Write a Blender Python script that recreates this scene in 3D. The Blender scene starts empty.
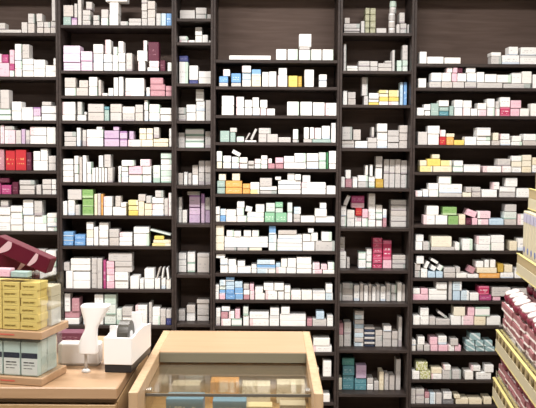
# every line of a shelf: left right top bottom colours (bottom box first) [tilt]; '.' = stands on the shelf.
# numbers are measured on the shelf front, 180 units to the metre
SHELVES = {
1: (0.02, -26, 59.3, [
 (33, """-12 21 29.5 . v;-4 5 23 29.5 v;21 27 22 29.5 v;27.5 34 13.5 . vv;36.5 43 21.5 . vv;43.3 50 21.5 . vv;50.3 56 21 . vv;36 42 13.5 21.5 v;51.5 55.5 -6 21 v"""),
 (76.8, """-12 9 63 . p;-4 1.3 54 63 p;1.6 8 54.5 63 P;9.2 13.7 70.5 . w;9.2 14 64 70.5 P;9.2 13.7 50 64 p;14.2 21 44 . wwww;22 33 58.5 . www;22 29 44.5 58.5 v;33.3 44.5 59.5 . ww;45 56 65 . ww;53 56 58 65 w"""),
 (120.5, """-12 10 109 . xx;-4 -.5 103 109 w;0 9 90 109 v;11 21 101.5 . ww;21.3 32.6 107 . w;33 40.5 116 . w;33 40 107 116 u;41 56 105.5 . ww;41.5 51 101.5 105.5 v"""),
 (144, """-12 -.3 127 . p;0 4 125 . p;4.2 15 130 . p;4.2 14 126 130 v;15.2 21 130 . v;21.2 25 129 . u;25.2 29.3 130 . v;29.5 46 126.5 . ww;46.5 55.5 127 . w"""),
 (170.5, """-10 4 149 . d;5 15 150 . r;15.2 26 149.5 . r;26.2 31 152 . R;33 47.5 160.5 . w;33 40 151 160.5 w;40.2 47.5 148.5 160.5 w;48 55.5 155.5 . vv"""),
 (194.5, """-10 .5 183 . P;1 11 185 . P;-3 9 178 185 R;12 18 182 . R;19 34 180 . vvv;36 41 184.5 . v;42 51 179 . vvv;51.2 56 179 . www"""),
 (231.3, """-14 10 207 . www;0 8 200 207 v;10.5 22 205.5 . wwww;23 33.8 215 . ww;22.5 33 199.5 215 ww;34 46 215.5 . ww;34 42 200 215.5 v;46.5 56.5 213 . wwww"""),
 (275, """10 24 254 . vv;24.5 34 251 . vv;34.5 45 249 . vvv;45.5 56 250 . www"""),
 (318, """12 26 290 . ww;27 41 286 . wv;42 56 283 . www"""),
]),
2: (0.02, 59.3, 174, [
 (25.5, """63 71 17 . e;63 73 5.5 17 v;71.3 77 18 . u;74 77.5 4 18 v;77.5 81.5 -4 25.5 v;82 90 10 . vvv;85.5 92 2 10 v;92.5 99 15 . vv;101 108 18 . w;101 108 9.5 18 v;109 118 2 . ww;105 127 -3 2 w;120 128 21 . v;128.3 141 18 . vv;141.3 147 -4 . vvvv;147.3 155 1 . vvv;156 161 13 . v;161.2 166 13 . l;166.2 171.6 13 . b"""),
 (71, """63 80 46 . qqq;80.5 92 51.5 . qq;93 103 44.5 . www;103.5 111.7 54 . ww;105 110.5 40 54 w;112 117.8 55 . ww;113 117.5 47 55 w;118 125 53 . ww;118 123.5 41.5 53 w;126 132 53 . v;138 145 61 . w;137 147.5 50.5 61 w;143 147 40.5 50.5 w;147 159 67 . w;149 159 60.5 67 p;148 159 42 60.5 R;160 165 60 . R;167.5 171.6 62 . w"""),
 (96, """64.5 75.5 88 . w;64.5 75.5 78 88 v;76 88 88 . v;79 88 80.5 88 v;88.5 97 77 . ww;98 101 80 . v;101.5 107.6 93 . w;108 113 88 . w;113.3 118 77.5 . w;118.5 123 76.5 . w;125 144 91.5 . w;125 144 78 91.5 w;146 149.7 87 . w;150 165 84 . dd;150 163 77.5 84 d;165.5 171.6 85.5 . dd"""),
 (121, """61.8 75 115 . w;61.8 75 102 115 w;77 86 115 . w;77 82 102 115 v;84 86.5 112 115 w;87.5 103.6 104 . vv;104 109 110 . e;104 109 106.5 110 t;110 121.5 104 . vv;122 134.7 106.5 . vw;135 143 104.5 . vv;144 148 99.5 . ww;149 159.6 104 . ww;160 171.6 107.5 . ww"""),
 (146.6, """64 76 132 . vvv;76.5 80.5 128 . w;82 86 130 . v;86.5 103 137.8 . w;86.5 103 129.5 137.8 w;96 102 126.5 129.5 w;104 119 130.5 . uu;113 119 126.5 130.5 u;119.5 127 131 . uu;128 140.7 139.5 . w;129 133.5 131 139.5 u;141 152.8 139.5 . c;139 146 128 139.5 cc;146.3 152.8 128 139.5 cc;153 168 138 . cc;153.5 159 127 138 v;169 171.6 128 . w"""),
 (182.6, """62 73 159 . wwww;74 78.3 156 . www;79 82 157 . v;82.5 86 155.5 . w;86.7 91.5 174 . w;86.7 91 162 174 w;92 95 168 . w;95.3 98 167.5 . w;98.3 101 168 . w;101.3 104 167.5 . w;104.3 107 168 . w;107.3 112.5 167.5 . v;98.5 103 155.5 168 w;104 110.5 154.5 167.8 v;118 120.8 166 . ww;121 128 166 . www;121.5 134 160 166 w;128.5 141.8 166 . wp;142 151 166 . ww;140 150 159 166 p;153 160 165 . m;160.5 171.5 176 . m;160.5 171.5 152.5 176 mwwm"""),
 (215.7, """62 67 201.5 . w;67.8 74.5 200 . w;67.5 81.5 189.5 200 v;75 80 205 . v;82 93 189.5 . ggg;94 97.3 194 . c;97.5 100.6 193.5 . v;100.8 103 194 . o;103.3 112 206.5 . w;103.3 112 196.5 206.5 w;112.5 126 207 . w;115 120.5 196 207 v;120.8 126 202.5 207 w;128 138 200 . yyy;138.2 144 201 . c;138 145.5 194 201 v;144.2 151.7 203 . cc;145.8 151.7 195.5 203 v;152 163.5 197 . www;155 163.5 190 197 v;164 168 198 . v;168.3 171.5 192.5 . w"""),
 (246, """62.5 73 232 . bbb;74 85 235 . bb;86 93 222 . wcw;93.5 98 227 . w;98.5 108 222.5 . www;109 118.7 229 . vv;119 132 232.5 . www;133.5 149 233 . w;133.5 149 226.5 233 w;152 171 243 . y;153 171 239.5 243 c;154 164 235.5 239.5 y;150 171 228.5 235.5 m 14"""),
 (289, """65.5 72.7 271 . w;63 69 262.5 271 v;73 90 272 . ww;70 90 258.5 272 ww;91 96.7 258 . vv;97 102 258 . v;103 105.7 260 . P;106 114 261 . pppp;114.5 128 272 . ww;114.5 132 261 272 vv;108 132 252.5 261 v;130 139 276 . w;139.5 143.5 279 . w;144 154 268.5 . ww;154.5 160 278 . w;156 160.5 267 278 v 15;161 165.5 278 . w;161 164.3 267 278 w 8;166 171 279 . w;166 169.5 267 279 w -6"""),
 (325, """64 79 312 . wd;64 70 293 312 w;71.5 79 298 312 d;83 93.7 310 . w;94 103 305 . w;94 103 294 305 w;104 115.7 294 . mmm;116 121.7 309 . m;122 132 307 . wv;135 147 305 . ww;148.5 151.8 302 . v;152 159.8 307 . ww;160 165.5 309 . vv;166 171.5 318 . B;166 171.5 309 318 v"""),
]),
3: (0.09, 174, 212.8, [
 (20.5, """179.5 195 10 . v;195.5 206.6 7.5 . vv;207 211 14 . v"""),
 (44, """179 187.5 36 . ww;188 194.7 40 . w;195 202 27 . ww;202.2 208 34.5 . w;208.3 211 40 . v"""),
 (84.4, """179 188 62 . w;179 188 56 62 B;189 198 80 . B;189 198 65.5 80 w;198.5 211 71 . ww"""),
 (121, """178 185.7 107.5 . vv;186 195.7 104.5 . ww;196 204.5 101 . ww;195.5 204 89 101 w;205.5 211 100 . v"""),
 (148, """178 184.7 132.5 . v;185 204 128.5 . xxx;205 211 131 . v"""),
 (185, """178 183 173 . v;183.5 187.5 172 . w;188 191.5 173 . v;192 198 165 . wv;198.5 204.5 160.5 . vv;205 211 160.5 . vv"""),
 (223, """176.8 181.7 197 . ww;182 187 210 . w;189 200 207 . uu;189 200 195 207 u;187 200 191 195 v;201 204.7 193 . u;205 210 197 . uv"""),
 (272.7, """176 186 253 . www;187 195 252 . xw;197 209.5 257 . v;197 209.5 253 257 v"""),
 (321.3, """176 185 310 . vv;186.5 195 305 . wv;197 209 303 . vvv;196.5 209.5 299 303 v"""),
]),
4: (0.012, 212.8, 338.5, [
 (60, """229 271 55.5 . w;276 286.6 49 . w;287.5 298 49 . w;299 310.5 49.5 . w;311.2 321.7 49 . w;322.5 333.5 49 . w;299.3 310.2 46.8 49.5 v;299 311.5 34 46.8 w"""),
 (86.8, """219 228 83 . v;219 228 76.5 83 b;223 230 69.5 76.5 w;231 241 83 . v;231 241 73.5 83 b;242 251 73 . wl;242 251 66 73 w;251.5 261 76 . c;251.5 261 69.5 76 b;262 268.8 72 . w;269 276.3 71.5 . w;277.5 287.5 75 . w;278.5 287 68 75 w;288.5 297.7 75.5 . y;298 302 76 . Y;304.5 314 69.5 . w;319 327 74 . ww"""),
 (115.5, """221.5 234 96 . ww;236 244 107.5 . w;236 244 97 107.5 w;244.5 252 108 . w;244.5 252 100 108 w;252.3 260 107.5 . w;252.3 259 97.5 107.5 w;260.2 266.2 108 . w;259.5 267.5 100 108 w;266.5 275 108.5 . w;287 299.2 101.5 . w;300.3 312.3 101.5 . w;313 324.8 102 . w;325.5 337 102.5 . w"""),
 (142.5, """220 229.5 131 . e;230 235.5 132.5 . e;229.8 237 128 132.5 v;236.5 244 136.5 . x;244.5 256.5 140.3 . w;245 250.5 132.5 140.3 v 30;250.8 256.5 128.5 140.3 v 25;258.5 266.7 134 . v;258.5 271 128 134 v;267 278 134 . v;278.3 291 137 . v;292.5 299 139.5 . v;293 298.5 129 139.5 w;303.5 312 138.8 . v;304 309 127 138.8 w;312.3 331 138.8 . e;310 314 127 138.8 w;314.5 321.6 127.5 138.8 w;322 330 125.5 138.8 w;331.3 336 122.5 . w"""),
 (168.9, """216.5 222 162 . c;216.5 222 151.5 162 w;223 231 162.5 . w;223 231 156 162.5 w;231.5 239 157 . ww;239.3 247.5 157.5 . ww;231.5 241 149.5 157 w 28;248 254.2 161 . vv;254.5 260.8 159 . ww;261 267.5 155.5 . www;268 275 163.5 . d;268 272 158.5 163.5 w;275.3 283.5 157.5 . dp;284 306 162 . w;284 294.3 156 162 w;294.5 306 153 162 w;306.5 318.8 161.3 . w;306.5 318.8 153 161.3 w;319 326 161 . m;319 326 152 161 m;326.3 328.6 152 . G;329 336.3 163.3 . w;329 336.3 150.5 163.3 w"""),
 (194.2, """217 225 181 . ee;218.5 226 174 181 c;225.5 242 181 . oo;232 240 173.5 181 c;242.5 250 184 . oo;250.2 259.5 190 . y;250.2 259.5 182.5 190 w;259.8 277 186.5 . vw;259.8 272 178 186.5 v;275 281.2 176.5 182 w;278 301 180 . www;287.5 294.7 173 180 w;295 301 174 180 w;301.5 326 188 . w;301.5 326 182 188 w;302.5 310.5 175 182 w;326.5 336.3 185.5 . w"""),
 (222.4, """215.5 219.7 207 . ww;220 225.7 209.5 . bl;226 236.8 216.5 . w;226 236 210 216.5 w;237 246.8 216 . w;236.5 244 208 216 w;237 244.5 201.5 208 w;247 264 212.5 . ww;245 252.5 206 212.5 w 12;255.5 264.5 204.5 212.5 w;264.5 275 212.5 . f;266 275 203 212.5 m;275.3 287 213 . f;275.3 283 202 213 mf;287.3 292.5 202.5 . wm;293.5 300.3 214 . vv;294 301 207 214 l;300.6 315 216 . w;315.3 335 216.5 . w;315 327 208.5 216.2 w;320 326.5 202.5 208.5 w"""),
 (251, """215.5 224 236 . cc;215.5 224 224 236 c;224.3 236.6 247.7 . v;237 248.6 247.7 . v;249 262 247.7 . c;224.3 268 242.4 247.7 w;224.3 268 237 242.4 w;226.5 233.8 230.5 237 w;234 241 231 237 w;243.5 251.3 230.5 237 w;252 259 230.5 237 w;268.5 276.8 234.5 . wl;269 276 225 234.5 b;277.2 302.2 247 . w;277.2 302.2 243 247 w;277.2 302.2 239 243 w;278 302.2 234.5 239 w;278 297 230 234.5 v;302.5 314.8 241.3 . w;302.5 311 234 241.3 w;311.2 318 232.5 241.3 w;308 314 228 233.5 w;315.2 335.3 241 . v;321.5 332 231.5 241 w"""),
 (273.6, """220 228 265 . w;220 228 258.5 265 w;216 225 252.5 258.5 w;228.3 237 265.5 . w;228.3 236 259.5 265.5 w;237.3 251 267 . w;237.5 245 261 267 w;251.3 256.8 264.5 . ww;257 268 269 . l;268.2 275.6 269 . w;256.9 275.6 264.5 269 b;256.9 275 260 264.5 l;276 286 267.3 . w;275.9 280.6 263 267.3 l;281 287.3 258.5 267.3 w;286.3 296.2 267.3 . w;287.5 296.2 258 267.3 w;296.5 311.8 264 . ww;296.5 311.5 256.5 264 w;312.5 322.4 269.5 . p;312.5 320 262.5 269.5 p;322.8 334.5 269.5 . w;321 327.3 264 269.5 p;328 334.5 262 269.5 w"""),
 (300, """214.5 219 285 . ww;219.3 225.2 294.5 . p;225.5 235 294.5 . b;235.2 243 294.5 . b;219.4 225.4 286 294.5 bm;219.5 225.5 280 286 l;225.8 234.3 286 294.5 bl;225.8 234.3 277 286 lb;234.6 243 288 294.5 b;234.6 242.5 281.5 288 l;243.5 249.6 290 . dw;243.5 249 284 290 v;250 254.5 290.5 . p;249.4 254 284 290.5 p;255 265 293.3 . w;255 263.2 287 293.3 w;265.2 277.6 290.5 . w;263.5 273.8 283 290.5 w;278 284 291.5 . w;274.2 284 283 291.2 w;284.3 290.7 285.5 . ww;291 301.2 290.5 . ww;301.5 312.3 290.5 . w;312.6 325.4 290.5 . w;325.7 333 292.5 . l;325.8 332.6 283.5 292.5 w"""),
 (326.3, """215.5 220.3 317.5 . v;215.8 220.5 308 317.5 w;221 231 319 . w;221 228 312 319 d;221.5 230 306.5 312 w;231.3 242 319 . x;228.5 234.5 311.5 319 w;235 240 309 319 p;243 249 316 . w;243 248.5 306.5 316 m;249.4 269 318.8 . w;249.4 269 312 318.8 w;269.4 279.3 315.5 . w;270 279.3 307.5 315.5 w;279.8 306 320.2 . w;279.8 306 314 320.2 w;281 290 306.5 314 w;307 312.3 319 . d;312.6 326.6 319 . v;316 324.5 311 319 l;327 333.3 315 . w"""),
 (352, """300 312 345 . w;313 332 345.5 . w;313.3 330 337.5 345.5 w"""),
 (376.5, """314.5 319 368 . c;323 331.5 360 . w"""),
 (402, """312 321 392 . w;323 330 394 . w"""),
]),
5: (0.085, 338.5, 411.8, [
 (34.5, """344 360 28.3 . vv;344 360 23.7 28.3 v;344.5 350 18 23.7 v;361 364.8 21 . v;365.2 370 8 . jjjj;370.3 376 8 . jjjj;376.5 386.5 28 . v;389 396 13 . vvv J;390 397.5 1 13 vm J;396.5 400 24 . v;400.3 407 23 . vv;399.5 405 12.5 23 v;407.3 410.5 24 . v"""),
 (72, """347 358 65.5 . ww;343.5 346.5 44 . v;358.3 370 66.5 . v;358.3 370 61 66.5 v;370.3 378 61 . vv;378.3 392 63 . vv;385 392 60.5 63 v;392.3 395 50 . v;397 402.2 60 . mm;402.5 408 60 . mm;402.5 408 45 60 v"""),
 (105.4, """342.8 347.5 91 . w;348 356 92 . vv;364 368.4 96 . v;362 368 77 96 v;368.8 379 99 . yw;369 379 93 99 w;379.3 388.7 97 . wy;379.3 388.5 90 97 cy;389 399 97 . wy;389 399 90 97 y;400 403.3 82 . l;403.6 407.3 82 . b;407.6 410.3 83 . B"""),
 (148.3, """342 354.7 140.3 . vv;342 352.5 127 140.3 v;355 367.7 141 . w;353 361 129.5 140.6 v;368 377.2 137.5 . vv;371.5 374.5 127 137.5 v;377.5 387.6 132 . ww;377.2 387.5 123.5 132 w;388 399.2 130 . vvv;399.5 410.2 125 . vvv"""),
 (187.8, """341 345 177 . w;345.5 352 179 . d;345.5 351 170 179 w;352.5 357.7 177 . w;358 368.3 175.5 . vw;365.5 368.2 165 175.5 w;368.8 375.3 176.5 . mw;369.8 373 164.5 176.5 w;375.7 383.5 179 . Y;375.7 382.5 156 179 wv;384 389.3 159 . vv;389.6 395 159.3 . vv;395.3 400.6 159 . vv;401 409 160 . vv"""),
 (227, """341 346.5 206 . ww;343 351 194.5 206 w 22;347 354.8 210 . ww;355 361.8 216 . wp;355.5 362 208 216 r;362.1 368.2 209 . wp;351.5 364.5 203 208.3 p;351.5 364.5 195.5 203 P;368.5 375.6 204.8 . www;368.5 375.5 193 204.8 w;376 382.6 205 . wxw;383 386.8 209 . dw;391 407.5 199.5 . vvvvv"""),
 (268.6, """339.5 346.2 251.5 . ww;339.5 345 236.5 251.5 vv;346.5 350 257.5 . v;358.5 366.2 252 . wx;366.5 372 248.5 . xww;373 382.6 237.5 . CCCCCC;383 391.8 260 . p;383 391.8 240 260 C;392.5 407.5 255 . vvv"""),
 (301.4, """338.5 342 284 . v;342.3 353 283 . vvv;354 359.6 285 . w;360 363.6 283 . v;364 368.2 285 . w;368.5 371.8 284 . v;372.2 376 286 . w;376.3 380 284 . v;380.4 386 286 . w;386.3 391 283 . v;391.3 397 285 . vw;397.3 402 282 . w;402.3 407 284 . v"""),
 (347, """337.5 343.5 323 . vd;344 351.5 322 . vv;354.5 364 310 . lvlvlvlv;364.5 375 327 . nvnvnvnv;375.5 382.7 330 . vvv;383 391.6 331 . vv;383.5 391.6 325 331 w;392 398 331 . vv;398.5 402.3 316 . v"""),
 (390.4, """336.5 342.2 378 . c;342.6 354 375 . tt;342.6 354.6 365 375 t;342 354.5 357 365 T;354.6 366.5 378.3 . tt;356 366.5 364.5 378.3 u;367 373.7 378 . wv;374 379 381 . v;379.3 384 371 . c;384.5 389 373 . v;389.5 395 375 . v;396 401 358 . v"""),
]),
6: (0.012, 411.8, 565, [
 (64, """427.3 444 56.8 . w;444.4 461 57.5 . w;419.5 427 52 . w;491.5 502 56 . v;491.5 501.6 52 56 w;502.5 520 54.8 . w;520.5 537 55 . w;509 518.5 46.5 54.8 w;521 537 47 55 w;537.6 552 56 . w"""),
 (88, """418.5 426.5 78.5 . w;429.5 441.2 81.8 . v;441.6 452.8 81.8 . v;453.1 464.6 81.8 . v;465 477 81.8 . v;477.4 503 82.5 . v;503.5 531 83.2 . v;431.5 441.9 73 81.8 w;442.2 451.7 73 81.8 w;452 457.3 73.2 81.8 p;457.6 466.5 73.5 81.8 w;467.3 476.8 73 81.8 w;477 484.7 72 82.5 w;485 497 74 82.5 w;497.3 511.7 74.5 82.5 w;512 522.2 72.5 83 w;522.5 532 71 83.2 w;447 453 64.7 73 w;453.2 457.8 65 73.2 p;458 463 66 73.5 R;466.5 476 65 73.2 w;533 548 74 . w"""),
 (116, """417 424.2 108 . w;424.5 430.7 110.7 . w;422.5 430.7 104.5 110.7 w;431 439 103.5 . e;439.3 449.2 106.7 . te;439 449 100.5 106.7 w;449.5 454 106 . e;454.5 462.6 108 . w;463 470.6 108 . w;454.5 463 100 108 w;463.4 472 100.5 108 w;471 477.6 108.5 . w;478 486.6 109.6 . p;478 486.6 103 109.6 w;487.5 495.5 98.5 . ww;496 500 101 . wv;500.3 510.4 107 . C;500.3 510.7 97 107 w;510.7 520 108.3 . p;511 521.5 100 108.3 p;520.3 529.5 108 . w;531 541 103 . w;542 553 105 . w"""),
 (145.3, """418 427.6 132 . v;428 439.2 134.3 . w;428 440 126 134.3 w;439.5 446.2 137 . r;440.3 446 130 137 w;446.5 454 137.3 . o;446.5 455 133.5 137.3 c;454.3 464.5 140 . y;465 476.6 136.5 . w;477 491 136 . ww;477 491 127.5 136 w;492 500.2 140.4 . v;493.5 499 132.5 140.4 c;500.6 511 139.4 . w;500.6 510 133.5 139.4 w;511.6 522.4 141.3 . w;512.5 522 135.5 141.3 w;523 537 140.4 . v;524 537 133.5 140.4 w;538 550 134 . w"""),
 (172.4, """420 433 166.3 . y;420 427.2 160.5 166.3 c;427.5 440.7 159 166.3 y;432.5 440 154.5 159 c;433.3 452 166.3 . c;441 452 160.5 166.3 y;453 463.2 166.3 . x;454 463.5 160.5 166.3 w;463.8 480.5 164.5 . w;483 501.7 166 . w;502 511.5 165.8 . w;498 511 158.5 165.8 v;512 522.3 155.5 . wcw;522.7 532 154.5 . ccc;533 546 157 . wc"""),
 (197.3, """415.5 422.7 191 . w;423 428.7 189.7 . w;429 438.7 190.2 . w;428.5 438.7 183.5 190.2 w;439 462 193.3 . v;439.3 462.5 184.2 193.3 w;439 451.5 176 184.2 w;462.6 471.8 192.5 . c;466 471.8 187 192.5 v;472.2 481.3 187 . vv;482 497.5 189.5 . w;493 500.5 182 189.5 w;500 516 186.5 . vw;506 518 177.5 186.5 w;517 531 188 . w;532 547 189 . w"""),
 (225, """423.5 435.2 215.5 . w;435.5 447.8 215.5 . w;427 439 206 215.5 w;448.3 458.6 216 . g;443 457 207 215.7 g;459 465.7 214.5 . c;466 471.8 218 . R;466 477.6 208.5 218 p 20;472.2 477.6 218 . p;478 489 219.2 . p;478 491 211 219.2 p;489.3 504 218.5 . l;504.5 517 219 . v;504.5 517 211.5 219 m;505.5 517 204 211.5 v;518 530 214 . w;531 545 212 . v"""),
 (250.7, """415.5 422.6 242 . w;423 430 242 . v;416 424 235 242 w;431 455 247.3 . v;431.5 452 236.5 247.3 c;455.3 460 242.5 . w;462.5 473 239 . w;476.5 491 244.4 . w;477 491 236 244.4 w;491.5 504.5 242.8 . w;491.5 504.5 235 242.8 w;510 517.5 241 . c;518 532 238 . w"""),
 (278.2, """415 420.8 264 . vv;416.5 424 256 264 w;421.2 427.6 269 . w;424 430 261 269 w 25;428 435.6 271.6 . l;436 443 271.6 . l;430.3 436.8 265 271.6 w 28;437.3 444 264.5 271.6 w 28;430.8 439 258 265.2 w 30;444 456 268 . vv;456.5 467.2 273.3 . w;456.5 460.5 267 273.3 v;467.6 479 274 . w;467.6 476 265.5 274 d 25;479.5 500 273 . o;477 497 267.5 273 c;476.3 483.8 261 267.5 w;485 489.3 259.5 267.5 w;490.5 496 259.5 267.5 w;500.5 514 272.3 . w;498 504 263.5 272.3 Y;504.6 513 264.5 272.3 c;515 530 268 . w"""),
 (300.7, """413 428.6 294.6 . p;413 420.5 288.7 294.6 w;421 428.2 288.7 294.6 p;429 447.5 289.4 . ww;436.5 447.5 282 289.4 w;449 452.3 281 . v;453 460.5 290.8 . l;461 469.5 290.8 . l;453 462 281 290.8 l;470 479 293 . w;479.5 492 294.7 . P;478.5 489.5 286 294.7 C;493 501 296.3 . p;490.5 511 287 296.3 v;513 528 288 . v"""),
 (325.4, """413 420.1 315.8 . w;420.4 429.1 316.3 . w;420.5 429.1 308 316.3 w;429.5 435.7 317 . v;436 450 319 . v;438 448 311 319 v 35;451 461.4 316 . w;461.8 474 316 . p;454 465.5 306.7 316 c;468 475 307 316 p;474.4 486 316.4 . c;475.5 490 306.7 316.4 x;487 501 316.2 . w"""),
 (351.7, """411 416 340 . ww;417.3 423.6 345.3 . v;424 430.2 345.3 . v;418 425 337 345.3 w;430.6 438.2 345 . p;438.6 448 345 . p;430.3 437.8 337.5 345 p;438.5 447 336 345 w;448.3 454.7 345.5 . w;455 461.4 345.5 . p;450.5 458.5 338.5 345.5 v;466.5 475.8 346.3 . z;476.2 485 346.5 . z;485.4 495 346.5 . z;466 475 340.3 346.4 z;475.5 484 340.3 346.5 z;484.5 493 340.3 346.5 z;470 481 333 340.3 z"""),
 (379.8, """412 419.7 371.2 . w;420 431 371 . h;416 428 362 371.1 h;431.5 442.2 368 . wc;442.5 452 370.2 . v;452.4 461.5 370.2 . v;444 451 365 370.2 w;465 473.6 371.2 . w;476.5 491.5 372.3 . w;472 481 365.5 371.7 w;485 494 364.5 372.3 w"""),
 (404.5, """409.8 416 389 . vv;416.3 424.6 389 . vv;425 429.7 392.5 . vd;430 435.8 393 . l;436.2 442 393 . v;442.5 454 399.3 . k;443.5 452 392 399.3 w;456 468.8 398.5 . c;454.3 460.5 394.8 398.5 c;469.2 482 398.5 . c;484 492 397.5 . c"""),
]),
}
import bpy, math, random
from mathutils import Matrix, Vector
random.seed(7)
C = bpy.context.scene.collection
SC = bpy.context.scene

# ------------------------------------------------------------------ camera
F, W, H = 920.0, 536.0, 408.0
CAM_H, WALL_Y = 1.6, 5.11
PITCH = math.atan(59 / F)
ROLL = math.radians(0.35)
CAM_R = Matrix.Rotation(math.pi / 2 - PITCH, 3, 'X') @ Matrix.Rotation(ROLL, 3, 'Z')
cam_d = bpy.data.cameras.new('camera')
cam_d.sensor_width = 36.0
cam_d.lens = 36.0 * F / W
cam_d.clip_end = 50
cam = bpy.data.objects.new('camera', cam_d)
cam.matrix_world = Matrix.Translation((0, 0, CAM_H)) @ CAM_R.to_4x4()
C.objects.link(cam)
SC.camera = cam


def at(px, py, y):
    """the point of the plane at distance y that was measured at (px, py) on the photograph"""
    d = CAM_R @ Vector(((px - W / 2) / F, -(py - H / 2) / F, -1.0))
    return Vector((0, 0, CAM_H)) + d * (y / d.y)


def ground(px, py, z=0.98):
    """the point of the counter-top level measured at (px, py)"""
    d = CAM_R @ Vector(((px - W / 2) / F, -(py - H / 2) / F, -1.0))
    t = (z - CAM_H) / d.z
    return Vector((0, 0, CAM_H)) + d * t


# ------------------------------------------------------------------ materials
def new_mat(name):
    m = bpy.data.materials.new(name)
    m.use_nodes = True
    nt = m.node_tree
    return m, nt, nt.nodes['Principled BSDF'], nt.nodes['Material Output']


def N(nt, t, **kw):
    n = nt.nodes.new(t)
    for k, v in kw.items():
        setattr(n, k, v)
    return n


def plain(name, col, rough=0.5, metal=0.0, spec=0.5, emit=None):
    m, nt, b, o = new_mat(name)
    b.inputs['Base Color'].default_value = (*col, 1)
    b.inputs['Roughness'].default_value = rough
    b.inputs['Metallic'].default_value = metal
    b.inputs['Specular IOR Level'].default_value = spec
    if emit:
        b.inputs['Emission Color'].default_value = (1, 1, 1, 1)
        b.inputs['Emission Strength'].default_value = emit
    return m


def wood(name, c1, c2, scale=(3, 40, 40), rough=0.4, spec=0.4):
    m, nt, b, o = new_mat(name)
    tc = N(nt, 'ShaderNodeTexCoord')
    mp = N(nt, 'ShaderNodeMapping')
    mp.inputs['Scale'].default_value = scale
    no = N(nt, 'ShaderNodeTexNoise')
    no.inputs['Scale'].default_value = 1.0
    no.inputs['Detail'].default_value = 5
    no.inputs['Distortion'].default_value = 0.6
    cr = N(nt, 'ShaderNodeValToRGB')
    cr.color_ramp.elements[0].position = 0.3
    cr.color_ramp.elements[1].position = 0.72
    cr.color_ramp.elements[0].color = (*c1, 1)
    cr.color_ramp.elements[1].color = (*c2, 1)
    L = nt.links.new
    L(tc.outputs['Object'], mp.inputs['Vector'])
    L(mp.outputs['Vector'], no.inputs['Vector'])
    L(no.outputs['Fac'], cr.inputs['Fac'])
    L(cr.outputs['Color'], b.inputs['Base Color'])
    b.inputs['Roughness'].default_value = rough
    b.inputs['Specular IOR Level'].default_value = spec
    return m


def math_node(nt, op, a, b=None):
    n = N(nt, 'ShaderNodeMath', operation=op)
    for i, v in enumerate((a, b)):
        if v is None:
            continue
        if isinstance(v, (int, float)):
            n.inputs[i].default_value = v
        else:
            nt.links.new(v, n.inputs[i])
    return n.outputs[0]


def mixc(nt, fac, a, b):
    n = N(nt, 'ShaderNodeMix', data_type='RGBA')
    if isinstance(fac, (int, float)):
        n.inputs[0].default_value = fac
    else:
        nt.links.new(fac, n.inputs[0])
    for i, v in ((6, a), (7, b)):
        if isinstance(v, tuple):
            n.inputs[i].default_value = (*v, 1)
        else:
            nt.links.new(v, n.inputs[i])
    return n.outputs[2]


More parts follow.
